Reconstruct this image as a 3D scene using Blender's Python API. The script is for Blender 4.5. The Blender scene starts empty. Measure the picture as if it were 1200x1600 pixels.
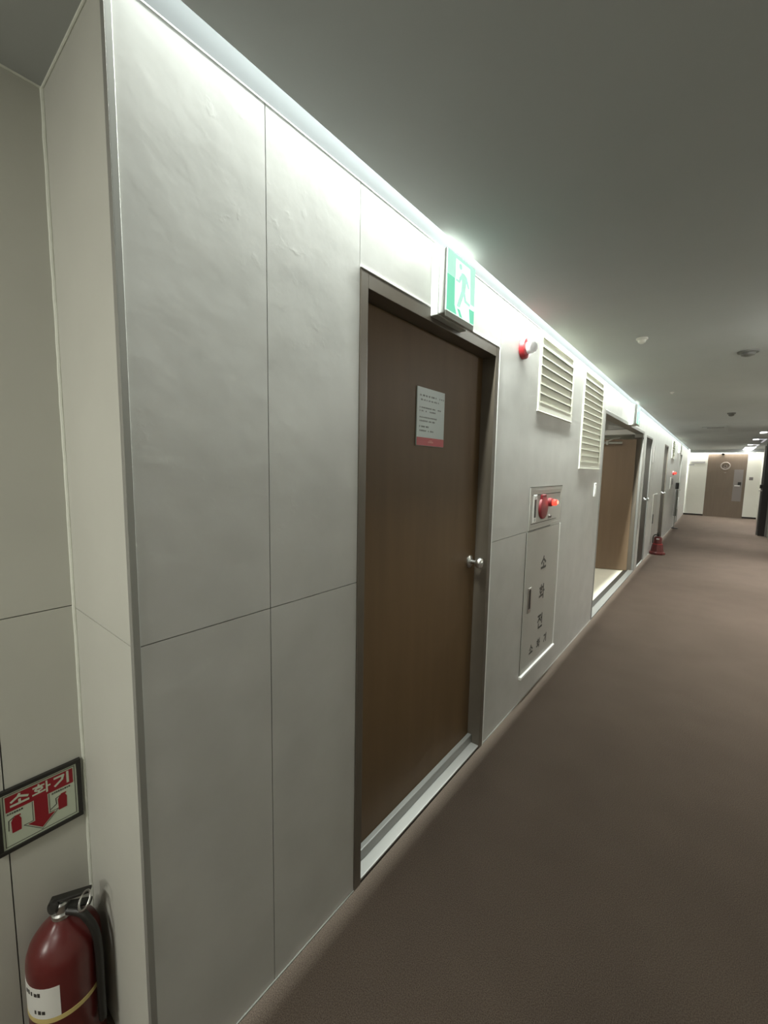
import bpy, bmesh, math, random
from mathutils import Vector, Matrix
random.seed(7)
S = bpy.context.scene
COL = S.collection

# ------------------------------------------------------------------ camera, world, lights, exposure
cam = bpy.data.cameras.new('camera'); camo = bpy.data.objects.new('camera', cam); COL.objects.link(camo)
F_PX, YAW, PIT, ROL = 647.369, 0.674638, -0.105081, 0.0178745
fw = Vector((-math.sin(YAW)*math.cos(PIT), math.cos(YAW)*math.cos(PIT), math.sin(PIT)))
rt = fw.cross(Vector((0, 0, 1))).normalized(); up = rt.cross(fw)
rt2 = math.cos(ROL)*rt + math.sin(ROL)*up; up2 = -math.sin(ROL)*rt + math.cos(ROL)*up
M3 = Matrix((rt2, up2, -fw)).transposed()
camo.matrix_world = Matrix.Translation((0.93, 0, 1.558)) @ M3.to_4x4()
cam.sensor_fit = 'VERTICAL'; cam.sensor_height = 36; cam.lens = F_PX/1600*36
cam.clip_start = 0.02; cam.clip_end = 100
S.camera = camo
S.view_settings.view_transform = 'Standard'; S.view_settings.look = 'None'
S.view_settings.gamma = 1; S.view_settings.exposure = 0.0; S.view_settings.use_curve_mapping = False

w = bpy.data.worlds.new('world'); S.world = w; w.use_nodes = True
w.node_tree.nodes['Background'].inputs[0].default_value = (0.9, 0.92, 0.85, 1)
w.node_tree.nodes['Background'].inputs[1].default_value = 0.02

def area(name, loc, size, power, color, rot=(0, 0, 0), sy=None, spread=180):
    l = bpy.data.lights.new(name, 'AREA'); l.energy = power; l.color = color
    l.shape = 'RECTANGLE' if sy else 'SQUARE'; l.size = size
    if sy: l.size_y = sy
    l.spread = math.radians(spread)
    o = bpy.data.objects.new(name, l); COL.objects.link(o); o.location = loc; o.rotation_euler = rot
    return o
COVE_C = (0.93, 1.0, 0.94)
COVE_W = 222
for k in range(8):                                   # hidden strips in the slot above the left wall
    area('cove_lamp', (0.083, 0.44+1.17+2.34*k, 3.15), 0.056, COVE_W, COVE_C, (0, 0, 0), 2.30)
area('end_cove_lamp', (1.0, 19.53, 2.42), 2.0, 32, (1.0, .97, .90), (0, 0, 0), 0.03)
def fill_point(name, loc, power, color):                 # bare point light, unseen fill added to brighten the near walls
    l = bpy.data.lights.new(name, 'POINT'); l.energy = power; l.color = color; l.shadow_soft_size = .06
    o = bpy.data.objects.new(name, l); COL.objects.link(o); o.location = loc
fill_point('corridor_lamp_and_fill', (1.67, 0.9, 2.36), 1.5, (1.0, .98, .92))
fill_point('corridor_lamp_and_fill', (1.67, 3.4, 2.36), 17, (1.0, .98, .94))
fill_point('lobby_fill', (1.0, -1.9, 2.36), 9, (1.0, .98, .90))  # unseen ambient fill added behind the viewpoint
for y, pw, sp in ((3.9, 9, 110), (5.9, 27, 115), (8.0, 20, 98), (9.6, 20, 96), (12.4, 20, 95), (14.9, 20, 95), (17.4, 33, 115)):   # right-side row: nearer ones added as unseen fill, far ones at the built fixtures
    area('corridor_lamp_and_fill', (1.67, y, 2.432), 0.24, pw, (1.0, .98, .94), spread=sp)
area('corner_fill', (0.22, -1.1, 2.42), 0.3, 19, (1.0, .98, .90))  # unseen source added to light the return wall and recess
area('rear_fill_light', (-0.12, -3.17, 2.0), 0.30, 21, (1.0, .98, .90), (math.radians(90), 0, 0), 0.30)  # light of the added rear lamp, fills the recess from behind
area('room_lamp', (-1.3, 6.0, 2.62), 0.8, 30, (1.0, .96, .85))

# ------------------------------------------------------------------ materials
def mat(name, col, rough=.5, spec=.5, metal=0, emit=None, es=0, noise=None, bump=None, trans=0):
    m = bpy.data.materials.new(name); m.use_nodes = True
    nt = m.node_tree; b = nt.nodes['Principled BSDF']
    b.inputs['Base Color'].default_value = (*col, 1); b.inputs['Roughness'].default_value = rough
    b.inputs['Specular IOR Level'].default_value = spec; b.inputs['Metallic'].default_value = metal
    if trans: b.inputs['Transmission Weight'].default_value = trans
    if emit:
        b.inputs['Emission Color'].default_value = (*emit, 1); b.inputs['Emission Strength'].default_value = es
    tc = nt.nodes.new('ShaderNodeTexCoord')
    if noise:
        sc, lo, hi, stretch = noise
        mp = nt.nodes.new('ShaderNodeMapping'); mp.inputs['Scale'].default_value = stretch
        n = nt.nodes.new('ShaderNodeTexNoise'); n.inputs['Scale'].default_value = sc; n.inputs['Detail'].default_value = 6
        r = nt.nodes.new('ShaderNodeValToRGB')
        r.color_ramp.elements[0].position = .3; r.color_ramp.elements[1].position = .7
        r.color_ramp.elements[0].color = (*[c*lo for c in col], 1); r.color_ramp.elements[1].color = (*[c*hi for c in col], 1)
        nt.links.new(tc.outputs['Object'], mp.inputs[0]); nt.links.new(mp.outputs[0], n.inputs['Vector'])
        nt.links.new(n.outputs[0], r.inputs[0]); nt.links.new(r.outputs[0], b.inputs['Base Color'])
    if bump:
        sc, st, dist = bump
        n2 = nt.nodes.new('ShaderNodeTexNoise'); n2.inputs['Scale'].default_value = sc; n2.inputs['Detail'].default_value = 4
        bp = nt.nodes.new('ShaderNodeBump'); bp.inputs['Strength'].default_value = st; bp.inputs['Distance'].default_value = dist
        nt.links.new(tc.outputs['Object'], n2.inputs['Vector']); nt.links.new(n2.outputs[0], bp.inputs['Height'])
        nt.links.new(bp.outputs[0], b.inputs['Normal'])
    return m
M = {}
M['panel'] = mat('stone_panel', (.50, .496, .470), .42, .5, noise=(5, .93, 1.05, (1, 1, 1)), bump=(7, .05, .02))
def pits(m):                                          # sparse shallow chips of the stone print
    nt = m.node_tree; tc = nt.nodes['Texture Coordinate']; bp = nt.nodes['Bump']; nz = bp.inputs['Height'].links[0].from_socket
    n = nt.nodes.new('ShaderNodeTexNoise'); n.inputs['Scale'].default_value = 26; n.inputs['Detail'].default_value = 5
    r = nt.nodes.new('ShaderNodeValToRGB'); r.color_ramp.elements[0].position = .60; r.color_ramp.elements[1].position = .68
    n3 = nt.nodes.new('ShaderNodeTexNoise'); n3.inputs['Scale'].default_value = 2.2
    r3 = nt.nodes.new('ShaderNodeValToRGB'); r3.color_ramp.elements[0].position = .48; r3.color_ramp.elements[1].position = .62
    mu = nt.nodes.new('ShaderNodeMath'); mu.operation = 'MULTIPLY'
    ml = nt.nodes.new('ShaderNodeMath'); ml.operation = 'MULTIPLY_ADD'; ml.inputs[1].default_value = .09
    nt.links.new(tc.outputs['Object'], n.inputs['Vector']); nt.links.new(tc.outputs['Object'], n3.inputs['Vector'])
    nt.links.new(n.outputs[0], r.inputs[0]); nt.links.new(n3.outputs[0], r3.inputs[0])
    nt.links.new(r.outputs[0], mu.inputs[0]); nt.links.new(r3.outputs[0], mu.inputs[1])
    nt.links.new(mu.outputs[0], ml.inputs[0]); nt.links.new(nz, ml.inputs[2]); nt.links.new(ml.outputs[0], bp.inputs['Height'])
    bp.inputs['Strength'].default_value = .06
pits(M['panel'])
M['panel_r'] = mat('recess_panel', (.54, .54, .485), .5, .4, noise=(2.6, .95, 1.04, (1, 1, 1)), bump=(8, .06, .02))
M['groove'] = mat('joint_dark', (.10, .095, .08), .9, .1)
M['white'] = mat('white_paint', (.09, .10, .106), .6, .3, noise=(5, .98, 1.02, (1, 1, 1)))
M['ceil'] = mat('ceiling_paint', (.44, .46, .45), .8, .2, noise=(1.5, .97, 1.03, (1, 1, 1)))
M['trim'] = mat('white_trim', (.82, .82, .79), .4, .4)
M['caulk'] = mat('caulk', (.72, .74, .66), .5, .4, bump=(40, .4, .01))
M['alu'] = mat('aluminium_trim', (.32, .32, .295), .4, .5, metal=.3)
M['satin'] = mat('satin_steel', (.48, .48, .46), .4, .5, metal=.35)
M['riser'] = mat('grey_steel', (.26, .26, .245), .4, .5, metal=.3)
M['steel'] = mat('steel', (.62, .62, .60), .28, .5, metal=1, noise=(30, .9, 1.05, (1, .05, 1)))
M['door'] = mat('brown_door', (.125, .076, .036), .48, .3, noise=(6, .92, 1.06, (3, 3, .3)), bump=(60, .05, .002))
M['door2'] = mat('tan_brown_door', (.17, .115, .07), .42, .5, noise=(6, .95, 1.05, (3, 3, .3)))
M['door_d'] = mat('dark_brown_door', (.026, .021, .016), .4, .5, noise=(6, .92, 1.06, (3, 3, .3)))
M['door_e'] = mat('end_brown_door', (.165, .128, .095), .42, .5, noise=(6, .95, 1.05, (3, 3, .3)))
M['frame'] = mat('taupe_frame', (.115, .096, .074), .4, .5, noise=(10, .96, 1.04, (1, 1, 1)))
M['frame_l'] = mat('pale_frame', (.22, .216, .20), .4, .5)
M['carpet'] = None
M['cream'] = mat('cream_floor', (.74, .72, .60), .4, .5, noise=(4, .97, 1.03, (1, 1, 1)))
M['room'] = mat('room_wall', (.62, .62, .58), .7, .3, noise=(2, .97, 1.03, (1, 1, 1)))
M['endp'] = mat('cream_panel', (.70, .70, .63), .5, .4, noise=(2, .97, 1.03, (1, 1, 1)))
M['black'] = mat('black_plastic', (.018, .017, .015), .4, .5)
M['base'] = mat('dark_skirting', (.025, .021, .017), .5, .4)
M['louv'] = mat('cream_louvre', (.74, .74, .64), .5, .4)
M['red'] = mat('red_paint', (.115, .016, .015), .28, .6, noise=(8, .94, 1.04, (1, 1, 1)))
M['redp'] = mat('red_plastic', (.42, .03, .035), .4, .5)
M['redd'] = mat('dull_red_plastic', (.24, .022, .028), .45, .5)
M['sred'] = mat('sign_red', (.27, .012, .020), .5, .4)
M['swhite'] = mat('sign_white', (.54, .60, .48), .45, .4)
M['paper'] = mat('notice_white', (.62, .70, .70), .4, .5)
M['nred'] = mat('notice_red', (.50, .06, .075), .4, .5)
M['grey_t'] = mat('grey_text', (.22, .24, .24), .6, .3)
M['pink_t'] = mat('pale_red_text', (.66, .22, .22), .5, .3)
M['dark_t'] = mat('dark_lettering', (.045, .043, .036), .5, .4)
M['cab'] = mat('cabinet_paint', (.44, .43, .395), .45, .5, noise=(3, .98, 1.02, (1, 1, 1)))
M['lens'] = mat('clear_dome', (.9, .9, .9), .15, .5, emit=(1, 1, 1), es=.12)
M['lamp_r'] = mat('red_lamp_lit', (.8, .05, .04), .3, .5, emit=(1, .05, .03), es=2.2)
M['lamp_rc'] = mat('red_lamp_core', (.9, .3, .25), .3, .5, emit=(1, .16, .10), es=4.0)
M['ex_body'] = mat('exit_housing', (.52, .54, .51), .4, .5)
M['ex_white'] = mat('exit_white_lit', (.9, .95, .92), .4, .4, emit=(.80, 1, .90), es=1.1)
M['ex_green'] = mat('exit_green_lit', (.03, .45, .24), .4, .4, emit=(.26, .82, .56), es=.85)
M['ex_green_bloom'] = mat('exit_green_bloom', (.03, .45, .24), .4, .4, emit=(.60, .93, .80), es=.9)  # paler green, bloom around the sign put into its emission colour
M['led'] = mat('led_lit', (1, 1, 1), .5, .2, emit=(1, 1, 1), es=6)
M['led_d'] = mat('led_dim', (1, 1, 1), .5, .2, emit=(.86, .86, 1), es=.55)
M['det'] = mat('detector_plastic', (.13, .13, .12), .5, .4)
M['det_w'] = mat('detector_white', (.72, .72, .66), .5, .4)
M['vent'] = mat('vent_grey', (.20, .20, .19), .6, .3)
M['glass_g'] = mat('grey_plate', (.22, .20, .19), .3, .5)
M['yellow'] = mat('yellow_band', (.62, .50, .20), .4, .5)
M['label'] = mat('label_paper', (.74, .74, .70), .45, .4)
M['emblem'] = mat('emblem_pale', (.27, .24, .21), .5, .4)
M['grey_s'] = mat('grey_sign', (.40, .40, .40), .5, .4)
# loop-pile carpet
m = bpy.data.materials.new('brown_carpet'); m.use_nodes = True; nt = m.node_tree; b = nt.nodes['Principled BSDF']
b.inputs['Roughness'].default_value = .95; b.inputs['Specular IOR Level'].default_value = .15
tc = nt.nodes.new('ShaderNodeTexCoord')
n1 = nt.nodes.new('ShaderNodeTexNoise'); n1.inputs['Scale'].default_value = 330; n1.inputs['Detail'].default_value = 2
n2 = nt.nodes.new('ShaderNodeTexNoise'); n2.inputs['Scale'].default_value = 3; n2.inputs['Detail'].default_value = 4
cr = nt.nodes.new('ShaderNodeValToRGB')
cr.color_ramp.elements[0].position = .32; cr.color_ramp.elements[1].position = .72
cr.color_ramp.elements[0].color = (.105, .080, .063, 1); cr.color_ramp.elements[1].color = (.235, .189, .155, 1)
mx = nt.nodes.new('ShaderNodeMixRGB'); mx.blend_type = 'MULTIPLY'; mx.inputs[0].default_value = .25
nt.links.new(tc.outputs['Object'], n1.inputs['Vector']); nt.links.new(tc.outputs['Object'], n2.inputs['Vector'])
nt.links.new(n1.outputs[0], cr.inputs[0]); nt.links.new(cr.outputs[0], mx.inputs[1]); nt.links.new(n2.outputs[0], mx.inputs[2])
nt.links.new(mx.outputs[0], b.inputs['Base Color'])
bp = nt.nodes.new('ShaderNodeBump'); bp.inputs['Strength'].default_value = .5; bp.inputs['Distance'].default_value = .004
nt.links.new(n1.outputs[0], bp.inputs['Height']); nt.links.new(bp.outputs[0], b.inputs['Normal'])
M['carpet'] = m

# ------------------------------------------------------------------ builders
class MB:
    def __init__(self): self.bm = bmesh.new(); self.smooth = False
    def quad(self, pts):
        return self.bm.faces.new([self.bm.verts.new(p) for p in pts])
    def box(self, x0, x1, y0, y1, z0, z1, rot=None):
        x0, x1 = sorted((x0, x1)); y0, y1 = sorted((y0, y1)); z0, z1 = sorted((z0, z1))
        c = Vector(((x0+x1)/2, (y0+y1)/2, (z0+z1)/2))
        v = [Vector(p) for p in ((x0,y0,z0),(x1,y0,z0),(x1,y1,z0),(x0,y1,z0),(x0,y0,z1),(x1,y0,z1),(x1,y1,z1),(x0,y1,z1))]
        if rot: v = [c + rot @ (p-c) for p in v]
        v = [self.bm.verts.new(p) for p in v]
        for f in ((3,2,1,0),(4,5,6,7),(0,1,5,4),(1,2,6,5),(2,3,7,6),(3,0,4,7)):
            self.bm.faces.new([v[i] for i in f])
        return self
    def prism(self, poly, x0, x1):
        """polygon in (y,z) extruded along x"""
        a = sum(poly[i][0]*poly[(i+1)%len(poly)][1]-poly[(i+1)%len(poly)][0]*poly[i][1] for i in range(len(poly)))
        if a < 0: poly = poly[::-1]
        A = [self.bm.verts.new((x0, *p)) for p in poly]; B = [self.bm.verts.new((x1, *p)) for p in poly]
        n = len(poly)
        self.bm.faces.new(B); self.bm.faces.new(A[::-1])
        for i in range(n): self.bm.faces.new((A[i], A[(i+1)%n], B[(i+1)%n], B[i]))
        return self
    def ring(self, c, r, u, v, n):
        return [self.bm.verts.new(c + u*math.cos(t)*r + v*math.sin(t)*r) for t in (2*math.pi*i/n for i in range(n))]
    def lathe(self, origin, axis, prof, n=32):
        """prof: list of (radius, height along axis)"""
        self.smooth = True
        o = Vector(origin); ax = Vector(axis).normalized()
        u = ax.orthogonal().normalized(); v = ax.cross(u)
        rings = [self.ring(o+ax*h, max(r, 1e-5), u, v, n) for r, h in prof]
        for a, b_ in zip(rings, rings[1:]):
            for i in range(n): self.bm.faces.new((a[i], a[(i+1)%n], b_[(i+1)%n], b_[i]))
        self.bm.faces.new(rings[0][::-1]); self.bm.faces.new(rings[-1])
        return self
    def cyl(self, a, b_, r, n=20, r2=None):
        a = Vector(a); b_ = Vector(b_)
        return self.lathe(a, b_-a, [(r, 0), (r2 if r2 is not None else r, (b_-a).length)], n)
    def tube(self, pts, r, n=12, closed=False):
        self.smooth = True
        P = [Vector(p) for p in pts]; rings = []; k = len(P); u = None
        for i, p in enumerate(P):
            if closed: d = P[(i+1) % k]-P[(i-1) % k]
            else: d = P[min(i+1, k-1)]-P[max(i-1, 0)]
            d.normalize()
            u = d.orthogonal().normalized() if u is None else (u - d*u.dot(d)).normalized()
            rings.append(self.ring(p, r, u, d.cross(u), n))
        pairs = list(zip(rings, rings[1:])) + ([(rings[-1], rings[0])] if closed else [])
        for a, b_ in pairs:
            for i in range(n): self.bm.faces.new((a[i], a[(i+1)%n], b_[(i+1)%n], b_[i]))
        if not closed: self.bm.faces.new(rings[0][::-1]); self.bm.faces.new(rings[-1])
        return self
    def dome(self, origin, axis, r, h, n=24, k=8):
        return self.lathe(origin, axis, [(r*math.cos(t), h*math.sin(t)) for t in (math.pi/2*i/k for i in range(k+1))], n)
    def build(self, name, material, parent=None, bevel=0, seg=2):
        org = Vector(parent.get('_o', (0, 0, 0))) if parent is not None else Vector((0, 0, 0))
        for vv in self.bm.verts: vv.co -= org
        bmesh.ops.recalc_face_normals(self.bm, faces=self.bm.faces)
        me = bpy.data.meshes.new(name); self.bm.to_mesh(me); self.bm.free()
        me.materials.append(material)
        o = bpy.data.objects.new(name, me); COL.objects.link(o)
        if parent is not None: o.parent = parent; o['_o'] = tuple(org)
        else: o['_o'] = (0., 0., 0.)
        if self.smooth:
            for p in me.polygons: p.use_smooth = True
            me.set_sharp_from_angle(angle=math.radians(35))
        if bevel:
            bv = o.modifiers.new('bevel', 'BEVEL'); bv.width = bevel; bv.segments = seg; bv.limit_method = 'ANGLE'
        return o
def empty(name, loc):
    o = bpy.data.objects.new(name, None); COL.objects.link(o); o.location = loc; o['_o'] = tuple(loc)
    o.empty_display_size = .05
    return o
def tag(o, label, cat, group=None):
    o['label'] = label; o['category'] = cat
    if group: o['group'] = group
    return o
def thing(name, loc, label, cat, group=None): return tag(empty(name, loc), label, cat, group)
def struct(o, label=None):
    o['kind'] = 'structure'
    if label: o['label'] = label
    return o

# ------------------------------------------------------------------ setting
H = 2.44
GAP = .058
def solid_wall(mb, x0, x1, ys, zs, holes):
    """cells of a wall slab between y/z breakpoints, without the holes (y0,y1,z0,z1)"""
    Y = sorted(set(ys + [v for h in holes for v in h[:2] if ys[0] < v < ys[-1]]))
    Z = sorted(set(zs + [v for h in holes for v in h[2:] if zs[0] < v < zs[-1]]))
    def full(i, j):
        if i < 0 or j < 0 or i >= len(Y)-1 or j >= len(Z)-1: return False
        cy = (Y[i]+Y[i+1])/2; cz = (Z[j]+Z[j+1])/2
        return not any(h[0] < cy < h[1] and h[2] < cz < h[3] for h in holes)
    for i in range(len(Y)-1):
        for j in range(len(Z)-1):
            if not full(i, j): continue
            a, b_, c, d = Y[i], Y[i+1], Z[j], Z[j+1]
            mb.quad(((x1,a,c),(x1,b_,c),(x1,b_,d),(x1,a,d))); mb.quad(((x0,a,c),(x0,a,d),(x0,b_,d),(x0,b_,c)))
            if not full(i-1, j): mb.quad(((x0,a,c),(x1,a,c),(x1,a,d),(x0,a,d)))
            if not full(i+1, j): mb.quad(((x0,b_,c),(x0,b_,d),(x1,b_,d),(x1,b_,c)))
            if not full(i, j-1): mb.quad(((x0,a,c),(x0,b_,c),(x1,b_,c),(x1,a,c)))
            if not full(i, j+1): mb.quad(((x0,a,d),(x1,a,d),(x1,b_,d),(x0,b_,d)))
    bmesh.ops.remove_doubles(mb.bm, verts=mb.bm.verts, dist=1e-5)

Y_END = 19.58
DOORS = [(1.02, 2.09, 0, 2.19), (4.685, 7.56, 0, 2.19), (7.80, 8.60, 0, 2.16), (10.72, 11.55, 0, 2.18), (15.3, 16.3, 0, 2.18)]
LOUV = [(2.70, 3.475, 1.945, 2.428), (3.80, 4.56, 1.592, 2.422), (12.5, 13.3, 1.95, 2.40)]
inset = [(a+.02, b_-.02, c+.02, d-.02) for a, b_, c, d in LOUV]
g = .0013
seams = [(.671-g, .671+g, 0, H), (1.019-g, 1.019+g, 2.19, H), (2.107-g, 2.107+g, 2.19, H),
         (.34, 1.02, 1.170-g, 1.170+g), (2.09, 2.64, 1.168-g, 1.168+g),
         (5.6-g, 5.6+g, 2.19, H), (9.1-g, 9.1+g, 0, H), (12.1-g, 12.1+g, 0, H)]
mb = MB(); solid_wall(mb, -.012, 0, [.340, Y_END], [0.006, H], DOORS + inset + seams)
solid_wall(mb, -.13, -.0125, [.340, Y_END], [0.0, H], DOORS + inset)
struct(mb.build('wall_left', M['panel']), 'grey stone panel corridor wall')
# return panel of the corner and the recessed wall behind it
mb = MB(); mb.box(-.52, -.0005, .328, .3395, 0, 1.1690); mb.box(-.52, -.0005, .328, .3395, 1.1712, H)
mb.box(-.52, -.002, .3315, .3395, 1.168, 1.172)
struct(mb.build('wall_return', M['panel_r']))
mb = MB(); solid_wall(mb, -.414, -.394, [-3.2, .328], [0, H],
    [(-3.2, .328, 1.1775-g, 1.1775+g), (.160-g, .160+g, 0, 1.1775), (-.55-g, -.55+g, 0, 1.1775)])
mb.box(-.43, -.4145, -3.2, .328, 0, H)
struct(mb.build('wall_recess', M['panel_r']))
struct(MB().box(-3.2, 2.2, -.0, 22, -.06, 0).box(-.52, 2.2, -3.3, 0, -.06, 0).build('floor', M['carpet']))
mb = MB()
mb.box(GAP, 2.3, .34, 19.46, H, H+.018).box(-.52, 2.3, -3.3, .34, H, H+.018)
struct(mb.build('ceiling', M['ceil']))
mb = MB()                                             # light slot: white board above the wall, lid and lip
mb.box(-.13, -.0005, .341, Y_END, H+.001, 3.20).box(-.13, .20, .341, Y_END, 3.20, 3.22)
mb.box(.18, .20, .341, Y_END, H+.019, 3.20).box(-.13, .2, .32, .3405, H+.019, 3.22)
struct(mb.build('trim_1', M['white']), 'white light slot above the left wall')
struct(MB().box(0, .0008, .341, Y_END, H-.004, H).build('trim_2', M['trim']), 'white edge strip along the top of the panels')
mb = MB().box(-.0005, .0035, .327, .340, 0, H).box(-.012, .0035, .3255, .328, 0, H)
struct(mb.build('trim_3', M['alu'], bevel=.001), 'metal guard strip on the wall corner')
mb = MB()
cp = [(-.392+random.uniform(-.0007, .0007), .3265+random.uniform(-.0007, .0007), .25+i*(H-.25)/60) for i in range(61)]
mb.tube(cp, .0052, 8).tube([(-.392, .326, H-.001), (-.005, .326, H-.001)], .003, 8).tube([(-.392, -3, H-.001), (-.392, .326, H-.001)], .003, 8)
struct(mb.build('trim_4', M['caulk']), 'white sealant bead in the recess corner')
mb = MB()
for a, b_ in ((.34, 1.02), (2.09, 4.685), (8.60, 10.72), (11.55, 15.3)):
    mb.box(0, .004, a, b_, 0, .005)
struct(mb.build('baseboard_left', M['alu']))
# far end
struct(MB().box(-.6, .6, Y_END, Y_END+.1, .06, 2.66).box(1.715, 2.3, Y_END, Y_END+.1, .06, 2.66)
       .box(.6, 1.715, Y_END, Y_END+.1, 2.30, 2.66).build('wall_end', M['endp']))
struct(MB().box(-.6, .6, Y_END-.006, Y_END+.1, 0, .06).box(1.715, 2.3, Y_END-.006, Y_END+.1, 0, .06).build('baseboard_end', M['base']))
struct(MB().box(GAP, 2.3, 19.28, 19.46, 2.335, H).build('trim_5', M['ceil']), 'bulkhead in front of the end wall')
struct(MB().box(GAP, 2.3, 19.455, Y_END+.1, 2.66, 2.68).box(GAP, 2.3, 19.44, 19.46, H+.018, 2.66).build('trim_6', M['white']))
# right and rear sides
struct(MB().box(2.02, 2.14, -3.3, 14.25, 0, H).box(2.10, 2.2, 15.3, Y_END, 0, H).box(2.02, 2.2, 14.25, 15.3, 2.2, H).build('wall_right', M['endp']))
struct(MB().box(-.52, 2.2, -3.4, -3.3, 0, H).build('wall_back', M['panel_r']))
# room behind the open doorway
struct(MB().box(-3.1, -.131, 7.72, 8.2, 2.17, 2.25).build('trim_7', M['trim']), 'pale beam inside the doorway room')
struct(MB().box(-3.1, -.131, 3.9, 8.2, 0, .004).build('floor_room', M['cream']))
mb = MB().box(-3.2, -3.1, 3.9, 8.2, 0, 2.7).box(-3.2, -.131, 3.8, 3.9, 0, 2.7).box(-3.2, -.131, 8.2, 8.3, 0, 2.7)
struct(mb.build('wall_room', M['room']))
struct(MB().box(-3.2, -.131, 3.8, 8.3, 2.7, 2.75).build('ceiling_room', M['room']))

# ------------------------------------------------------------------ doors
def knob(parent, x, y, z, axis=1):
    k = MB().lathe((x, y, z), (1, 0, 0), [(.0, 0), (.033, 0), (.033, .004), (.026, .009), (.011, .012), (.010, .034), (.020, .040),
        (.0275, .050), (.0285, .060), (.025, .069), (.016, .073), (.0, .074)], 28).build('door_knob', M['steel'], parent)
    k['label'] = 'polished steel round knob'
    MB().lathe((x+.074, y, z), (1, 0, 0), [(0, 0), (.009, 0), (.008, .003), (0, .003)], 16).build('knob_button', M['alu'], k)
    return k
def frame(parent, y0, y1, z1, wl, wr, wt, depth, material, x1=.004):
    mb = MB()
    mb.box(-depth-.03, x1, y0, y0+wl, 0, z1).box(-depth-.03, x1, y1-wr, y1, 0, z1).box(-depth-.03, x1, y0+wl, y1-wr, z1-wt, z1)
    return mb.build('door_frame', material, parent, bevel=.0015)

d1 = struct(empty('door_1', (0, 1.555, 0)), 'brown flush door with steel knob and notice')
frame(d1, 1.022, 2.088, 2.186, .035, .04, .052, .07, M['frame'])
c = MB().box(0, .0048, 1.020, 2.092, 2.186, 2.193).build('frame_cap', M['trim'], d1, bevel=.001)
MB().box(0, .0065, 2.088, 2.0925, 0, 2.188).build('frame_edge', M['trim'], d1)
leaf = MB().box(-.108, -.068, 1.058, 2.047, .012, 2.132).build('door_leaf', M['door'], d1, bevel=.001)
knob(d1, -.068, 1.985, 1.072)
MB().box(-.066, .002, 1.058, 2.047, .010, .020).build('threshold', M['satin'], d1, bevel=.003)
MB().box(-.066, -.042, 1.058, 2.047, .020, .068).build('threshold_riser', M['riser'], d1, bevel=.004)
MB().box(-.09, .0015, 1.058, 2.047, .0, .010).build('threshold_base', M['base'], d1)

d3 = struct(empty('door_3', (0, 8.2, 0)))
frame(d3, 7.802, 8.598, 2.158, .02, .02, .03, .015, M['frame_l'])
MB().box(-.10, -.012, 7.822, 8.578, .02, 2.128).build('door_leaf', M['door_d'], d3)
knob(d3, -.012, 8.20, 1.115)
MB().box(-.08, .002, 7.837, 8.563, 0, .02).build('threshold', M['satin'], d3, bevel=.003)
d4 = struct(empty('door_4', (0, 11.13, 0)))
frame(d4, 10.722, 11.548, 2.178, .02, .02, .03, .015, M['frame'])
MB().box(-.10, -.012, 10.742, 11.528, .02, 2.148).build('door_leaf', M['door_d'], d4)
knob(d4, -.012, 11.02, 1.125)
d5 = struct(empty('door_5', (0, 15.8, 0)))
frame(d5, 15.302, 16.298, 2.178, .03, .03, .04, .04, M['frame_l'])
MB().box(-.10, -.02, 15.332, 16.268, .02, 2.138).build('door_leaf', M['cab'], d5)
h = MB().box(.012, .03, 16.02, 16.10, .52, .82).box(-.02, .012, 16.05, 16.07, .55, .57).box(-.02, .012, 16.05, 16.07, .78, .80).build('pull_handle', M['trim'], d5, bevel=.004)

# wide open doorway
d2 = struct(empty('door_2', (0, 6.12, 0)), 'wide doorway standing open with tan leaf inside')
mb = MB()
mb.box(-.125, .003, 4.687, 4.722, 0, 2.188).box(-.03, .003, 7.515, 7.558, 0, 2.188).box(-.03, .003, 4.722, 7.515, 2.150, 2.188)
mb.build('door_frame', M['frame_l'], d2, bevel=.0015)
mb = MB().box(-.125, -.031, 7.50, 7.555, 0, 2.12).build('frame_reveal', M['frame'], d2)
mb = MB().box(-.11, .0, 7.44, 7.515, 2.095, 2.150).box(-.11, -.031, 4.722, 7.515, 2.155, 2.186).build('frame_corner_bracket', M['frame_l'], d2)
MB().box(-.07, .002, 4.722, 7.515, 0, .016).build('threshold', M['riser'], d2, bevel=.004)
MB().box(-.13, -.072, 4.722, 7.515, 0, .010).build('threshold_track', M['base'], d2)
lf = empty('door_leaf_hinge', (-.085, 7.455, 0)); lf.parent = d2; lf.location = Vector((-.085, 7.455, 0)) - Vector((0, 6.12, 0))
lf.name = 'open_leaf'; lf['_o'] = (0., 0., 0.); lf.rotation_euler = (0, 0, math.radians(20))
# local: leaf runs along -x, its seen face looks to -y
MB().box(-1.05, 0, 0, .042, .012, 2.07).build('leaf_panel', M['door2'], lf, bevel=.001)
MB().cyl((-.62, -.03, 2.015), (-.20, -.03, 2.015), .020, 18).box(-.60, -.22, -.03, 0, 2.0, 2.03).build('door_closer', M['alu'], lf)
MB().tube([(-.41, -.055, 2.00), (-.41, -.055, 2.035), (-.33, -.10, 2.075), (-.25, -.12, 2.085)], .010, 10).cyl((-.41, -.045, 1.985), (-.41, -.045, 2.05), .016, 14).build('closer_arm', M['alu'], lf)
tag(MB().box(-.55, -.20, 7.78, 7.86, 2.26, 2.33).build('ceiling_duct', M['alu']), 'grey duct rail under the room ceiling behind the open doorway', 'duct')

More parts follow.
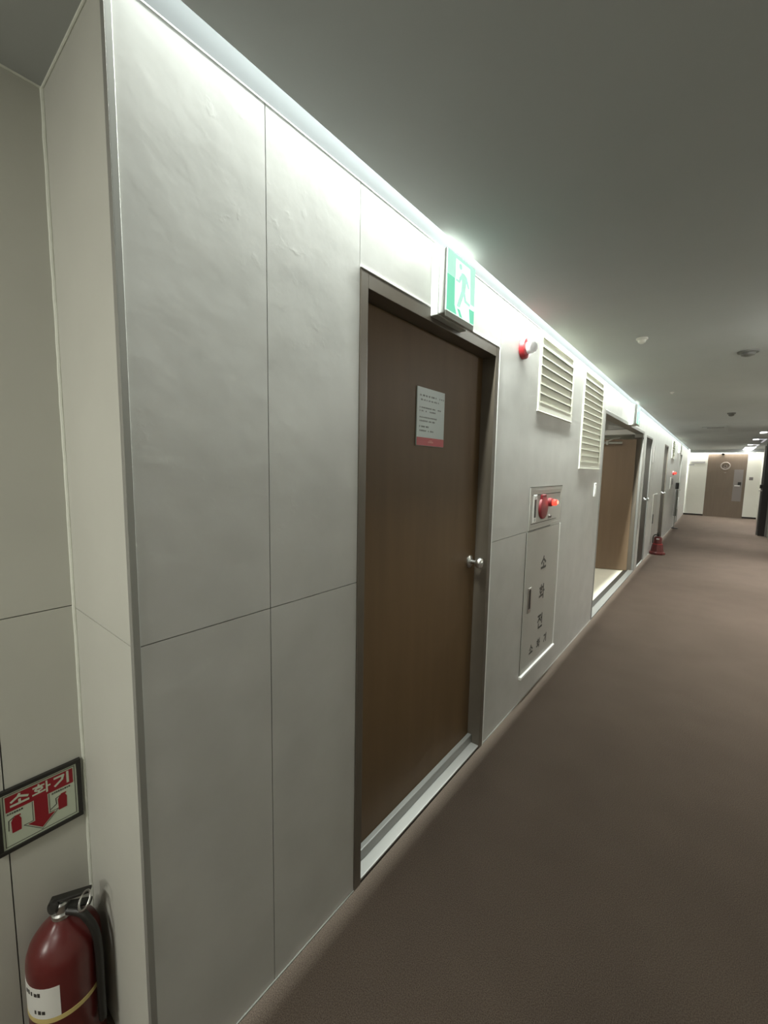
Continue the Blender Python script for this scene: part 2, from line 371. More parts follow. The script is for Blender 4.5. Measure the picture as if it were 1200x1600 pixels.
# ------------------------------------------------------------------ cove strips (hidden lamp bodies)
# ------------------------------------------------------------------ strokes for Korean lettering
def arc(cx, cy, rx, ry, n=14): return [(cx+rx*math.cos(2*math.pi*i/n), cy+ry*math.sin(2*math.pi*i/n)) for i in range(n+1)]
GLYPH = {
 'so': [[(.5,.97),(.42,.78),(.06,.5)], [(.47,.80),(.94,.5)], [(.5,.46),(.5,.18)], [(.03,.14),(.97,.14)]],
 'hwa': [[(.36,1.0),(.36,.88)], [(.06,.82),(.66,.82)], arc(.36,.58,.2,.13), [(.36,.42),(.36,.26)], [(.02,.2),(.70,.24)], [(.82,1.0),(.82,0)], [(.82,.52),(1.0,.52)]],
 'gi': [[(.08,.86),(.60,.86),(.52,.5),(.10,.12)], [(.86,1.0),(.86,0)]],
 'jeon': [[(.08,.94),(.62,.94)], [(.36,.94),(.30,.72),(.06,.52)], [(.34,.76),(.64,.52)], [(.86,1.0),(.86,.30)], [(.66,.72),(.86,.72)], [(.22,.34),(.22,.06),(.92,.06)]],
}
def strokes(mb, lines, y, z, wd, ht, x0, x1, th):
    """u runs along +y, v along z; th = stroke thickness"""
    k = 0
    for ln in lines:
        pts = [(y+p[0]*wd, z+p[1]*ht) for p in ln]
        for (ay, az), (by, bz) in zip(pts, pts[1:]):
            d = Vector((by-ay, bz-az)); L = d.length
            if L < 1e-6: continue
            d /= L; n = Vector((-d.y, d.x))*th/2; e = d*th*.35
            A = Vector((ay, az))-e; B = Vector((by, bz))+e
            mb.prism([tuple(A-n), tuple(B-n), tuple(B+n), tuple(A+n)], x0, x1 + k*.00001); k += 1
    return mb

# ------------------------------------------------------------------ notice on the door
n = thing('door_notice', (-.068, 1.55, 1.66), 'white notice plate with grey text and red foot on the nearest brown door', 'sign')
bx = -.062
MB().box(-.0678, bx, 1.448, 1.667, 1.657, 1.899).build('plate', M['paper'], n, bevel=.001)
MB().box(bx-.001, bx+.0006, 1.449, 1.666, 1.658, 1.692).build('red_band', M['nred'], n)
mb = MB(); rnd = random.Random(3)
for z, L, ht in ((1.866, .19, .007), (1.848, .15, .006), (1.816, .17, .005), (1.802, .12, .005), (1.776, .13, .005), (1.761, .125, .006), (1.737, .08, .006), (1.720, .11, .006)):
    y = 1.466
    while y < 1.466+L:
        ww = rnd.uniform(.004, .007)
        if rnd.random() < .82:
            g2 = rnd.choice(list(GLYPH.values()))
            strokes(mb, g2, y, z-ht/2, ww, ht, bx+.0001, bx+.0005, .0011)
        y += ww+.0018
mb.build('printed_text', M['grey_t'], n)
MB().box(bx+.0006, bx+.0010, 1.535, 1.578, 1.671, 1.677).box(bx+.0006, bx+.0010, 1.545, 1.568, 1.679, 1.682).build('band_mark', M['pink_t'], n)

# ------------------------------------------------------------------ exit signs
def exit_sign(y0, y1, z0, z1, xb, xf, label):
    e = thing('exit_sign', (0, (y0+y1)/2, z0), label, 'sign', 'lit exit signs over the doors')
    MB().box(.001, xb, y0, y1+.008, z0-.003, z1+.006).build('back_plate', M['ex_body'], e, bevel=.003)
    MB().box(xb, xf-.006, y0+.004, y1+.004, z0, z1+.002).build('housing', M['ex_body'], e, bevel=.004)
    MB().box(xf-.006, xf, y0+.006, y1+.002, z0-.012, z0+.012).build('bottom_rail', M['ex_body'], e, bevel=.002)
    f = MB().box(xf-.006, xf-.0005, y0+.008, y1, z0+.012, z1).build('light_panel', M['ex_white'], e)
    a0, a1, b0, b1 = y0+.008, y1, z0+.014, z1-.001
    def pt(p): return (a0+(p[0]-1.438)/(1.654-1.438)*(a1-a0), b0+(p[1]-2.168)/(2.371-2.168)*(b1-b0))
    gr = MB()
    for poly in ([(1.438,2.371),(1.654,2.371),(1.654,2.358),(1.610,2.358),(1.497,2.358),(1.490,2.371)],
                 [(1.438,2.371),(1.497,2.371),(1.497,2.290),(1.438,2.290)],
                 [(1.612,2.358),(1.654,2.358),(1.654,2.235),(1.622,2.235)]):
        gr.prism([pt(p) for p in poly], xf-.0005, xf+.0003)
    gr.build('green_border', M['ex_green_bloom'], e)
    for poly in ([(1.438,2.289),(1.493,2.289),(1.497,2.199),(1.514,2.168),(1.438,2.168)],
                 [(1.612,2.217),(1.654,2.217),(1.654,2.168),(1.621,2.168)],
                 [(1.517,2.192),(1.538,2.192),(1.560,2.168),(1.537,2.168)]):
        MB().prism([pt(p) for p in poly], xf-.0005, xf+.0003).build('green_field', M['ex_green'], e)
    mn = MB()
    cy, cz = 1.535, 2.341
    mn.prism([pt((cy+.012*math.cos(t), cz+.010*math.sin(t))) for t in (2*math.pi*i/16 for i in range(16))], xf-.0005, xf+.0004)
    for poly in ([(1.541,2.322),(1.562,2.326),(1.588,2.318),(1.580,2.290),(1.574,2.259),(1.545,2.257),(1.548,2.290)],
                 [(1.545,2.320),(1.527,2.303),(1.524,2.291),(1.503,2.291),(1.503,2.283),(1.530,2.283),(1.548,2.305)],
                 [(1.584,2.320),(1.607,2.287),(1.600,2.283),(1.576,2.305)],
                 [(1.545,2.260),(1.570,2.260),(1.536,2.199),(1.513,2.199)],
                 [(1.560,2.260),(1.575,2.260),(1.586,2.238),(1.618,2.233),(1.616,2.224),(1.572,2.228)]):
        mn.prism([pt(p) for p in poly], xf-.0005, xf+.0004)
    mn.build('running_figure', M['ex_green_bloom'], e)
    return e
exit_sign(1.428, 1.662, 2.156, 2.392, .035, .069, 'green and white lit exit sign above the nearest brown door')
exit_sign(6.05, 6.285, 2.160, 2.400, .045, .09, 'exit sign over the open doorway seen edge on, farther down the wall')

# ------------------------------------------------------------------ fire alarm strobe
def strobe(y, z, r, label, group=None, lit=False):
    t = thing('fire_alarm', (0, y, z-r), label, 'alarm', group)
    MB().lathe((0, y, z), (1, 0, 0), [(0, 0), (r, 0), (r, .018), (r*.93, .028), (r*.6, .032), (0, .032)], 32).build('red_base', M['redp'], t)
    MB().lathe((.031, y, z), (1, 0, 0), [(0, 0), (r*.55, 0), (r*.55, .026), (r*.47, .042), (r*.25, .052), (0, .054)], 28).build('lamp_dome', M['lamp_r'] if lit else M['lens'], t)
    return t
strobe(2.405, 2.252, .058, 'round red fire alarm with clear dome left of the first wall louvre')

# ------------------------------------------------------------------ louvres
def louvre(y0, y1, z0, z1, n, label, foot=.05):
    t = thing('wall_louvre', (0, (y0+y1)/2, z0), label, 'vent', 'cream louvres high on the left wall')
    e = .03
    fr = MB().box(-.01, .006, y0, y1, z1-e, z1).box(-.01, .008, y0, y1, z0, z0+foot).box(-.01, .008, y0, y0+e, z0+foot, z1-e).box(-.01, .008, y1-e*1.3, y1, z0+foot, z1-e)
    fr.box(-.01, .0085, y0-.006, y1+.006, z0-.008, z0)
    fr.build('louvre_frame', M['louv'], t, bevel=.002)
    mb = MB(); ph = (z1-z0-e-foot)/n; a, b_ = y0+e, y1-e*1.3
    for i in range(n):                                # steep blades, a bright lip along each lower edge
        zb = z0+foot+ph*i; zt = zb+ph*1.02
        P = [(.004, a, zb), (.004, b_, zb), (-.006, b_, zt), (-.006, a, zt), (.001, a, zb), (.001, b_, zb), (-.009, b_, zt), (-.009, a, zt)]
        v = [mb.bm.verts.new(p) for p in P]
        for f in ((3,2,1,0),(4,5,6,7),(0,1,5,4),(1,2,6,5),(2,3,7,6),(3,0,4,7)): mb.bm.faces.new([v[k] for k in f])
        mb.box(.002, .0095, a, b_, zb, zb+.006)
    mb.build('slats', M['louv'], t)
    MB().box(-.075, -.06, y0+.021, y1-.021, z0+.021, z1-.021).build('back_tray', M['louv'], t)
    return t
louvre(2.70, 3.475, 1.945, 2.428, 7, 'cream louvre vent beside the round red alarm, shorter of the near pair', .05)
louvre(3.80, 4.56, 1.592, 2.422, 14, 'taller cream louvre vent next to the open doorway')
louvre(12.5, 13.3, 1.95, 2.40, 7, 'small far louvre vent past the last brown door on the left')

# ------------------------------------------------------------------ light switch
s = thing('light_switch', (0, 4.45, 1.32), 'white light switch plate under the taller louvre by the open doorway', 'switch')
MB().box(.0005, .010, 4.41, 4.49, 1.32, 1.45).build('switch_plate', M['trim'], s, bevel=.003)
MB().box(.010, .014, 4.43, 4.47, 1.345, 1.425).build('rocker', M['trim'], s, bevel=.002)

# ------------------------------------------------------------------ hydrant control panel and cabinet
def panel(y0, y1, z0, z1, label):
    t = thing('alarm_panel', (0, (y0+y1)/2, z0), label, 'alarm panel')
    W = y1-y0; Hh = z1-z0
    mb = MB().box(.0005, .006, y0, y1, z1-.022, z1).box(.0005, .006, y0, y1, z0, z0+.022).box(.0005, .006, y0, y0+.022, z0+.022, z1-.022).box(.0005, .006, y1-.022, y1, z0+.022, z1-.022)
    mb.build('panel_frame', M['cab'], t, bevel=.0006)
    MB().box(.0005, .005, y0+.022, y1-.022, z0+.022, z1-.022).build('face_plate', M['cab'], t)
    for za_, zb_, ya_, yb_ in ((z1, z1+.005, y0, y1), (z1-.052, z1-.046, y0+.035, y1-.05), (z0+.040, z0+.044, y0+.03, y1-.12), (z0-.002, z0+.003, y0-.005, y1-.25)):
        MB().box(.0004, .0063, ya_, yb_, za_, zb_).build('shadow_gap', M['groove'], t)
    zc = z0+Hh*.5
    sp = MB().box(.005, .008, y0+.055, y0+.125, zc-.092, zc+.092).build('speaker_plate', M['trim'], t, bevel=.002)
    MB().box(.008, .0095, y0+.078, y0+.112, zc-.058, zc+.062).build('speaker_slot', M['black'], sp)
    for zz in (.078, -.076): MB().dome((.008, y0+.09, zc+zz), (1, 0, 0), .009, .006, 14, 4).build('screw', M['steel'], sp)
    r = .078; yc = y0+.245
    bl = MB().lathe((.005, yc, zc), (1, 0, 0), [(0, 0), (r, 0), (r, .010), (r*.96, .016), (r*.90, .018), (0, .019)], 36)
    bl.build('red_transmitter', M['redd'], t)
    MB().box(.005, .022, yc-.05, yc+.03, zc+r-.02, zc+r+.012).build('transmitter_tab', M['redd'], t, bevel=.003)
    yl = y0+.385
    lb = MB().lathe((.005, yl, zc+.03), (1, 0, 0), [(0, 0), (.030, 0), (.030, .022), (.026, .026), (0, .026)], 24).build('lamp_base', M['redd'], t)
    MB().lathe((.031, yl, zc+.03), (1, 0, 0), [(0, 0), (.021, 0), (.023, .012), (.019, .027), (.009, .034), (0, .035)], 24).build('lamp_lens', M['lamp_r'], lb)
    MB().lathe((.064, yl, zc+.032), (1, 0, 0), [(0, 0), (.013, 0), (.011, .004), (0, .006)], 16).build('lamp_core', M['lamp_rc'], lb)
    MB().lathe((.005, yl+.01, zc-.072), (1, 0, 0), [(0, 0), (.018, 0), (.018, .004), (.009, .005), (.009, .016), (0, .016)], 20).build('jack_socket', M['steel'], t)
    MB().lathe((.0095, yl+.01, zc-.072), (1, 0, 0), [(0, 0), (.0085, 0), (.0085, .0125), (0, .0125)], 16).build('jack_hole', M['black'], t)
    return t
panel(2.655, 3.348, 1.168, 1.450, 'recessed alarm panel with red disc and glowing red lamp above the hydrant cabinet')
hc = thing('hydrant_cabinet', (0, 2.98, .18), 'pale hydrant cabinet door with dark vertical Korean lettering', 'cabinet')
MB().box(.0005, .006, 2.640, 3.330, .195, 1.160).build('cabinet_door', M['cab'], hc, bevel=.001)
mb = MB().box(.0005, .009, 3.334, 3.348, .182, 1.163).build('edge_strip', M['trim'], hc)
MB().box(.0005, .018, 2.625, 3.345, .172, .190).build('bottom_ledge', M['trim'], hc, bevel=.001)
MB().box(.0003, .0012, 2.630, 2.640, .195, 1.160).build('hinge_gap', M['groove'], hc)
hd = MB().box(.006, .010, 2.705, 2.765, .605, .778).build('handle', M['steel'], hc, bevel=.004)
MB().box(.010, .0112, 2.718, 2.752, .632, .765).build('handle_slot', M['black'], hd)
for gname, cy, cz, cw, ch, th in (('so', 2.945, .860, .105, .095, .016), ('hwa', 2.940, .645, .105, .100, .014), ('jeon', 2.935, .425, .110, .100, .014),
        ('so', 2.795, .285, .065, .062, .012), ('hwa', 2.945, .282, .065, .062, .009), ('gi', 3.098, .277, .065, .062, .010)):
    strokes(MB_ := MB(), GLYPH[gname], cy, cz, cw, ch, .006, .0068, th)
    MB_.build('letter', M['dark_t'], hc)

# ------------------------------------------------------------------ extinguisher sign in the recess
X = -.394
s = thing('extinguisher_sign', (X, .23, .575), 'black framed red and pale green extinguisher sign with a down arrow', 'sign')
ya, yb, za, zb = .1395, .3165, .5765, .7455
fwid = .0105
MB().box(X+.0005, X+.011, ya, yb, zb-fwid, zb).box(X+.0005, X+.011, ya, yb, za, za+fwid).box(X+.0005, X+.011, ya, ya+fwid, za+fwid, zb-fwid).box(X+.0005, X+.011, yb-fwid, yb, za+fwid, zb-fwid).build('sign_frame', M['black'], s, bevel=.0015)
p0, p1, q0, q1 = ya+fwid, yb-fwid, za+fwid, zb-fwid
xs = X+.0065
MB().box(X+.0005, xs, p0, p1, q0, q1).build('sign_plate', M['swhite'], s)
mb = MB(); t = .0014                                   # thin dark inner border
for a, b_, c_, d_ in ((p0+.004, p1-.004, q1-.006, q1-.006+t), (p0+.004, p1-.004, q0+.005, q0+.005+t), (p0+.004, p0+.004+t, q0+.005, q1-.006), (p1-.004-t, p1-.004, q0+.005, q1-.006)):
    mb.box(xs-.001, xs+.0004, a, b_, c_, d_)
mb.build('border_line', M['dark_t'], s)
hz = q1-.0505
MB().box(xs-.001, xs+.0006, p0+.0085, p1-.0085, hz, q1-.0095).build('red_header', M['sred'], s)
mb = MB(); yc = (p0+p1)/2-.001
mb.prism([(yc-.014, hz+.004), (yc+.014, hz+.004), (yc+.014, q0+.040), (yc+.028, q0+.040), (yc, q0+.013), (yc-.028, q0+.040), (yc-.014, q0+.040)], xs-.001, xs+.0008)
mb.build('red_arrow', M['sred'], s)
mb = MB(); o_ = .0034
L_ = [[(yc-.014-o_, hz-.002), (yc-.014-o_, q0+.040+o_), (yc-.036, q0+.040+o_), (yc, q0+.0085), (yc+.036, q0+.040+o_), (yc+.014+o_, q0+.040+o_), (yc+.014+o_, hz-.002)]]
strokes(mb, L_, 0, 0, 1, 1, xs-.001, xs+.0005, .0011); mb.build('arrow_outline', M['dark_t'], s)
mb = MB(); cw = .038
for i, gname in enumerate(('so', 'hwa', 'gi')):
    strokes(mb, GLYPH[gname], p0+.018+i*.0435, hz+.0085, .036, .029, xs+.0006, xs+.0011, .0052 if gname != 'hwa' else .0038)
mb.build('header_letters', M['swhite'], s)['label'] = 'white Korean word for extinguisher'
rnd = random.Random(5)
for y_, L in ((p0+.010, .030), (yc+.023, .038)):
    yy = y_; mb = MB()
    while yy < y_+L:
        strokes(mb, rnd.choice(list(GLYPH.values())), yy, hz-.0085, .0034, .0042, xs, xs+.0004, .0009); yy += .0046
    mb.build('small_print', M['dark_t'], s)
for yk in (p0+.027, p1-.034):
    mb = MB().prism([(yk-.009, hz-.060), (yk+.009, hz-.060), (yk+.010, hz-.030), (yk+.006, hz-.021), (yk-.006, hz-.021), (yk-.010, hz-.030)], xs, xs+.0006)
    mb.box(xs, xs+.0006, yk-.003, yk+.009, hz-.021, hz-.017)
    pc = mb.build('pictogram', M['sred'], s)
    mb = MB(); strokes(mb, [[(yk-.003, hz-.018), (yk-.014, hz-.024), (yk-.015, hz-.050)] if yk < yc else [(yk-.003, hz-.020), (yk-.014, hz-.024), (yk-.013, hz-.040), (yk-.026, hz-.048)]], 0, 0, 1, 1, xs, xs+.0005, .0018)
    mb.build('pictogram_hose', M['dark_t'], pc)

# ------------------------------------------------------------------ extinguisher in the recess corner
EX, EY = -.300, .238
e = thing('fire_extinguisher', (EX, EY, 0), 'large red fire extinguisher with pale label and yellow band in the recess corner', 'extinguisher')
R0 = .079
MB().lathe((EX, EY, 0), (0, 0, 1), [(0, .0), (R0*.92, 0), (R0, .012), (R0, .305), (R0*.98, .325), (R0*.90, .345), (R0*.74, .364), (R0*.52, .380), (R0*.33, .392), (R0*.26, .402), (0, .402)], 48).build('tank', M['red'], e)
MB().lathe((EX, EY, .402), (0, 0, 1), [(0, 0), (.023, 0), (.023, .010), (.018, .013), (.018, .034), (.014, .038), (0, .038)], 24).build('valve', M['steel'], e)
th = math.radians(55)
dv = Vector((math.cos(th), math.sin(th), 0)); sv = Vector((-math.sin(th), math.cos(th), 0))
def lever(z0, z1, lift):
    mb = MB(); a = Vector((EX, EY, z0)) - dv*.025; b_ = Vector((EX, EY, z1)) + dv*.066
    w_ = sv*.011; h_ = Vector((0, 0, .004))
    P = [a-w_-h_, a+w_-h_, b_+w_*.8-h_, b_-w_*.8-h_, a-w_+h_, a+w_+h_, b_+w_*.8+h_, b_-w_*.8+h_]
    v = [mb.bm.verts.new(p) for p in P]
    for f in ((3,2,1,0),(4,5,6,7),(0,1,5,4),(1,2,6,5),(2,3,7,6),(3,0,4,7)): mb.bm.faces.new([v[k] for k in f])
    return mb
lever(.424, .418, 0).build('carry_handle', M['black'], e, bevel=.002)
lever(.441, .452, 0).build('squeeze_lever', M['black'], e, bevel=.002)
MB().lathe((EX-.002, EY-.012, .432), (.4, -.9, .25), [(0, 0), (.015, 0), (.0165, .005), (.014, .011), (0, .013)], 24).build('pressure_gauge', M['black'], e)
pr = Vector((EX+.055, EY+.035, .447))
MB().tube([pr + Vector((.019*math.cos(t), .012*math.sin(t), .016*math.sin(t))) for t in (2*math.pi*i/24 for i in range(24))], .0026, 8, True).build('safety_pin_ring', M['steel'], e)
hs = [(EX+.012, EY-.016, .415), (EX+.006, EY-.045, .418), (EX-.004, EY-.072, .395), (EX-.008, EY-.090, .350), (EX-.010, EY-.093, .28), (EX-.012, EY-.093, .14)]
def smooth(pts, k=8):
    P = [Vector(p) for p in pts]; out = []
    for i in range(len(P)-1):
        a, b_, c, d = P[max(i-1, 0)], P[i], P[i+1], P[min(i+2, len(P)-1)]
        for j in range(k):
            u = j/k
            out.append(.5*((2*b_)+(c-a)*u+(2*a-5*b_+4*c-d)*u*u+(3*b_-a-3*c+d)*u**3))
    return out+[P[-1]]
hs2 = [(EX+.018, EY+.008, .416), (EX+.048, EY+.030, .410), (EX+.070, EY+.048, .365), (EX+.074, EY+.054, .30), (EX+.074, EY+.054, .20), (EX+.074, EY+.054, .10)]
MB().tube(smooth(hs2), .0095, 12).build('hose', M['black'], e)
# label and band wrap the tank
def wrap(a0, a1, z0, z1, r, n=24):
    mb = MB(); mb.smooth = True
    vs = []
    for i in range(n+1):
        a = math.radians(a0+(a1-a0)*i/n)
        vs.append([mb.bm.verts.new((EX+rr*math.cos(a), EY+rr*math.sin(a), zz)) for rr, zz in ((r, z0), (r, z1), (r-.002, z1), (r-.002, z0))])
    for i in range(n):
        for k in range(4): mb.bm.faces.new((vs[i][k], vs[i][(k+1)%4], vs[i+1][(k+1)%4], vs[i+1][k]))
    mb.bm.faces.new(vs[0]); mb.bm.faces.new(vs[-1][::-1])
    return mb
lb = wrap(-112, -22, .205, .287, R0+.0008).build('label', M['label'], e)
lb['label'] = 'pale paper label'
rnd = random.Random(9)
for zc, cnt in ((.270, 5), (.222, 3)):
    mb = MB()
    for i in range(cnt):
        a0 = -85+i*7 + (20 if cnt == 3 else 0)
        w2 = wrap(a0, a0+rnd.uniform(3, 6), zc-.004, zc+.004+rnd.uniform(0, .004), R0+.0014, 3)
        me = bpy.data.meshes.new('tmp'); w2.bm.to_mesh(me); mb.bm.from_mesh(me); w2.bm.free(); bpy.data.meshes.remove(me)
    mb.build('label_mark', M['dark_t'], lb)
wrap(-180, 180, .192, .204, R0+.0012, 72).build('yellow_band', M['yellow'], e)

# ------------------------------------------------------------------ far extinguisher in a flared stand
fx, fy = .125, 9.50
f = thing('fire_extinguisher', (fx, fy, 0), 'small red extinguisher in a flared red stand on the carpet down the corridor', 'extinguisher')
MB().lathe((fx, fy, 0), (0, 0, 1), [(0, 0), (.135, 0), (.14, .014), (.135, .035), (.108, .055), (.088, .185), (.080, .20), (0, .20)], 8).build('flared_stand', M['red'], f)
MB().lathe((fx, fy, .195), (0, 0, 1), [(0, 0), (.070, 0), (.070, .110), (.062, .132), (.03, .15), (0, .15)], 28).build('tank', M['red'], f)
MB().lathe((fx, fy, .192), (0, 0, 1), [(0, 0), (.083, 0), (.083, .014), (0, .014)], 28).build('stand_rim', M['redp'], f)
MB().cyl((fx, fy, .34), (fx, fy, .385), .016).box(fx-.02, fx+.02, fy-.07, fy+.03, .38, .392).box(fx-.02, fx+.02, fy-.075, fy+.03, .404, .418).build('valve_levers', M['black'], f)
MB().tube(smooth([(fx-.016, fy, .365), (fx-.05, fy-.02, .375), (fx-.078, fy-.03, .32), (fx-.078, fy-.03, .21)]), .009, 10).build('hose', M['black'], f)
MB().box(fx-.02, fx+.03, fy-.0712, fy-.066, .290, .312).build('label_tag', M['label'], f)

# ------------------------------------------------------------------ things farther down the left wall
t = thing('door_plate', (0, 8.86, 1.75), 'thin dark upright plate on the wall past the second knobbed door', 'sign')
MB().box(.0005, .012, 8.82, 8.90, 1.75, 2.04).build('plate', M['glass_g'], t, bevel=.002)
MB().box(.012, .014, 8.835, 8.885, 1.77, 2.02).build('face', M['frame_l'], t)
t = thing('hydrant_cabinet', (0, 9.7, .18), 'plain grey cabinet door with dark handle behind the small extinguisher stand', 'cabinet')
MB().box(.0005, .006, 9.38, 10.08, .18, 1.15).build('cabinet_door', M['cab'], t, bevel=.001)
MB().box(.006, .014, 9.47, 9.57, .58, .76).build('handle', M['black'], t, bevel=.002)
t = thing('alarm_panel', (0, 13.1, 1.18), 'far alarm panel with dark slot under the distant red lamp', 'alarm panel')
MB().box(.0005, .010, 12.75, 13.45, 1.17, 1.45).build('face_plate', M['cab'], t, bevel=.001)
MB().box(.010, .014, 13.15, 13.40, 1.27, 1.42).build('speaker_slot', M['black'], t)
strobe(13.3, 1.565, .055, 'distant red alarm lamp low on the wall near the corridor end', None, True)
t = thing('wall_box', (0, 14.5, 2.15), 'small pale box high on the left wall near the far end', 'wall box')
MB().box(.0005, .07, 14.35, 14.62, 2.14, 2.36).build('case', M['louv'], t, bevel=.004)
MB().box(.02, .06, 14.37, 14.60, 2.13, 2.14).build('grille', M['vent'], t)
t = thing('dispenser_stand', (.06, 14.35, 0), 'slim pale post with dark head and foot beside the far left wall', 'stand')
MB().lathe((.075, 14.35, 0), (0, 0, 1), [(0, 0), (.085, 0), (.085, .018), (.03, .03), (0, .03)], 24).build('foot', M['black'], t)
MB().cyl((.06, 14.35, .028), (.06, 14.35, .42), .012).build('pole', M['alu'], t)
MB().box(.025, .095, 14.30, 14.40, .40, 1.10).build('column', M['frame_l'], t, bevel=.004)
MB().box(.02, .10, 14.29, 14.41, .36, .40).build('collar', M['vent'], t, bevel=.003)
MB().box(.095, .105, 14.32, 14.38, .56, .82).build('bright_plate', M['trim'], t, bevel=.002)
MB().box(.02, .10, 14.29, 14.41, 1.12, 1.30).build('dispenser', M['black'], t, bevel=.006)
MB().box(.09, .15, 14.33, 14.37, 1.09, 1.12).build('spout', M['trim'], t, bevel=.003)

# ------------------------------------------------------------------ end wall door and fittings
de = struct(empty('door_6', (1.15, Y_END, 0)), 'brown door in the end wall with pale ring emblem')
MB().box(.6, 1.715, Y_END+.002, Y_END+.06, 0, 2.30).build('door_leaf', M['door_e'], de)
mb = MB()
ring = [(1.12+.125*math.cos(t), 1.86+.125*math.sin(t)) for t in (2*math.pi*i/40 for i in range(40))]
mb.tube([(a, Y_END, b_) for a, b_ in ring], .020, 8, True)
mb.tube([(1.12-.05, Y_END, 1.82), (1.10, Y_END, 1.90), (1.15, Y_END, 1.88), (1.17, Y_END, 1.80), (1.09, Y_END, 1.79)], .012, 8, True)
mb.build('ring_emblem', M['emblem'], de)
MB().box(1.10, 1.16, Y_END-.003, Y_END+.003, 1.61, 1.64).build('small_mark', M['emblem'], de)
MB().box(1.385, 1.635, Y_END-.004, Y_END+.004, .60, 1.735).build('push_plate', M['glass_g'], de, bevel=.001)
MB().box(1.51, 1.60, Y_END-.03, Y_END-.004, 1.18, 1.29).build('lock_body', M['black'], de, bevel=.004)
MB().box(1.42, 1.57, Y_END-.05, Y_END-.03, 1.145, 1.175).box(1.54, 1.57, Y_END-.03, Y_END-.004, 1.145, 1.175).build('lever_handle', M['trim'], de, bevel=.004)
tag(MB().box(.98, 1.06, 19.47, 19.575, 2.255, 2.325).build('door_sensor', M['black'], bevel=.008), 'small dark sensor on top of the end wall door', 'sensor')
tag(MB().box(1.80, 1.91, Y_END-.02, Y_END-.0005, 1.37, 1.475).build('keypad', M['glass_g'], bevel=.006), 'dark square keypad on the pale panel right of the end door', 'keypad')
tag(MB().box(.11, .53, Y_END-.012, Y_END-.0005, 1.965, 2.03).build('wall_sign', M['grey_s'], bevel=.002), 'grey horizontal sign strip, right one on the left end panel', 'sign')
tag(MB().box(0.004, .21, Y_END-.012, Y_END-.0005, 1.875, 1.925).build('wall_sign', M['grey_s'], bevel=.002), 'lower grey sign strip next to the left corner of the end wall', 'sign')

# ------------------------------------------------------------------ black post and white leaf at the right side
d7 = struct(empty('door_7', (1.9, 14.3, 0)), 'black metal door edge with handle at the right side')
MB().box(1.845, 1.975, 14.27, 14.40, 0, 2.40).build('post', M['black'], d7, bevel=.004)
MB().box(1.79, 1.845, 14.28, 14.34, 1.22, 1.31).build('lock_box', M['black'], d7, bevel=.004)
MB().box(1.765, 1.845, 14.27, 14.29, 1.15, 1.175).build('lever_handle', M['steel'], d7, bevel=.004)
MB().box(1.825, 1.842, 14.45, 14.65, 0, 2.30).box(1.842, 2.02, 14.58, 14.62, 0, 2.30).build('white_leaf', M['frame_l'], d7, bevel=.002)
MB().box(1.975, 2.02, 14.25, 14.40, 0, H).build('side_frame', M['frame_l'], d7)

# ------------------------------------------------------------------ ceiling lights (bright bar, dimmer side)
for (y0, y1), lab in zip(((11.62, 12.9), (13.83, 15.2), (16.22, 17.3)),
                         ('nearest L-shaped ceiling light, at the right edge of the photo', 'middle L-shaped ceiling light, second one from the right edge', 'L-shaped ceiling light just before the bright block at the far end')):
    t = thing('ceiling_light', (1.67, y0, H), lab, 'light', 'ceiling lights along the right of the corridor')
    MB().box(1.535, 1.825, y0-.06, y1+.05, H-.004, H-.0003).build('tray', M['ceil'], t)
    MB().box(1.545, 1.645, y0-.04, y0+.14, H-.016, H-.004).build('bright_lens', M['led'], t, bevel=.004)
    MB().box(1.645, 1.80, y0-.02, y0+.12, H-.010, H-.004).box(1.765, 1.80, y0+.12, y1, H-.010, H-.004).build('side_lens', M['led_d'], t, bevel=.002)
t = thing('ceiling_light', (1.67, 18, H), 'fully lit white ceiling light block at the far end of the row', 'light', 'ceiling lights along the right of the corridor')
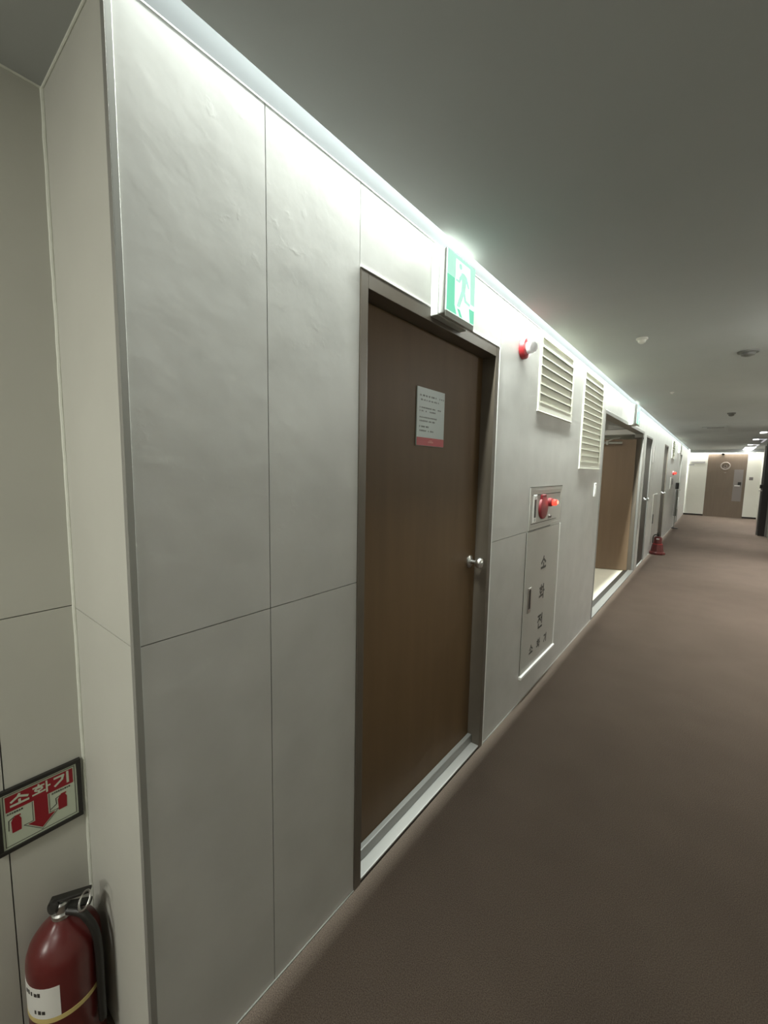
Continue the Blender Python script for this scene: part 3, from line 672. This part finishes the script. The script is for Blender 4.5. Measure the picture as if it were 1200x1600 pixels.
MB().box(1.53, 1.82, 17.45, 19.27, H-.004, H-.0003).build('tray', M['ceil'], t)
MB().prism([(0, 0)]*0 or [(17.6, H-.02), (19.25, H-.02), (19.25, H-.004), (17.6, H-.004)], 1.545, 1.80).build('bright_lens', M['led'], t, bevel=.004)

# ------------------------------------------------------------------ unseen fill lamp added on the rear wall
t = thing('rear_fill_lamp', (-.12, -3.3, 1.8), 'unseen square fill lamp added on the rear wall behind the viewpoint', 'lamp')
MB().box(-.30, .06, -3.2995, -3.22, 1.82, 2.18).build('lamp_body', M['alu'], t, bevel=.004)
MB().box(-.28, .04, -3.22, -3.20, 1.84, 2.16).build('diffuser', M['led_d'], t, bevel=.004)
# ------------------------------------------------------------------ ceiling fittings
def detector(x, y, r, material, label, cat='smoke detector', name='smoke_detector', h=.035):
    t = thing(name, (x, y, H), label, cat)
    MB().lathe((x, y, H-.0003), (0, 0, -1), [(0, 0), (r, 0), (r, h*.25), (r*.92, h*.35), (0, h*.35)], 28).build('mount', material, t)
    MB().lathe((x, y, H-h*.35), (0, 0, -1), [(0, 0), (r*.75, 0), (r*.62, h*.45), (r*.3, h*.65), (0, h*.66)], 28).build('head', material, t)
detector(.47, 3.26, .034, M['det_w'], 'small pale sprinkler cap on the ceiling nearest the louvres', 'sprinkler', 'ceiling_sprinkler')
detector(1.03, 4.03, .062, M['det'], 'dark smoke detector on the ceiling at the upper right')
detector(1.012, 7.86, .05, M['det'], 'dark sprinkler on the ceiling in front of the ceiling diffuser', 'sprinkler', 'ceiling_sprinkler', .05)
detector(.467, 5.58, .02, M['det_w'], 'tiny pale cap on the ceiling over the open doorway', 'sprinkler', 'ceiling_sprinkler', .02)
t = thing('ceiling_diffuser', (.82, 10.1, H), 'flat air diffuser with dark slot in the far ceiling', 'vent')
MB().box(.62, 1.0, 9.95, 10.75, H-.012, H-.0003).build('frame', M['ceil'], t, bevel=.003)
MB().box(.70, .95, 9.99, 10.12, H-.016, H-.010).build('slot', M['vent'], t)
for o in list(bpy.data.objects):
    if '_o' in o: del o['_o']
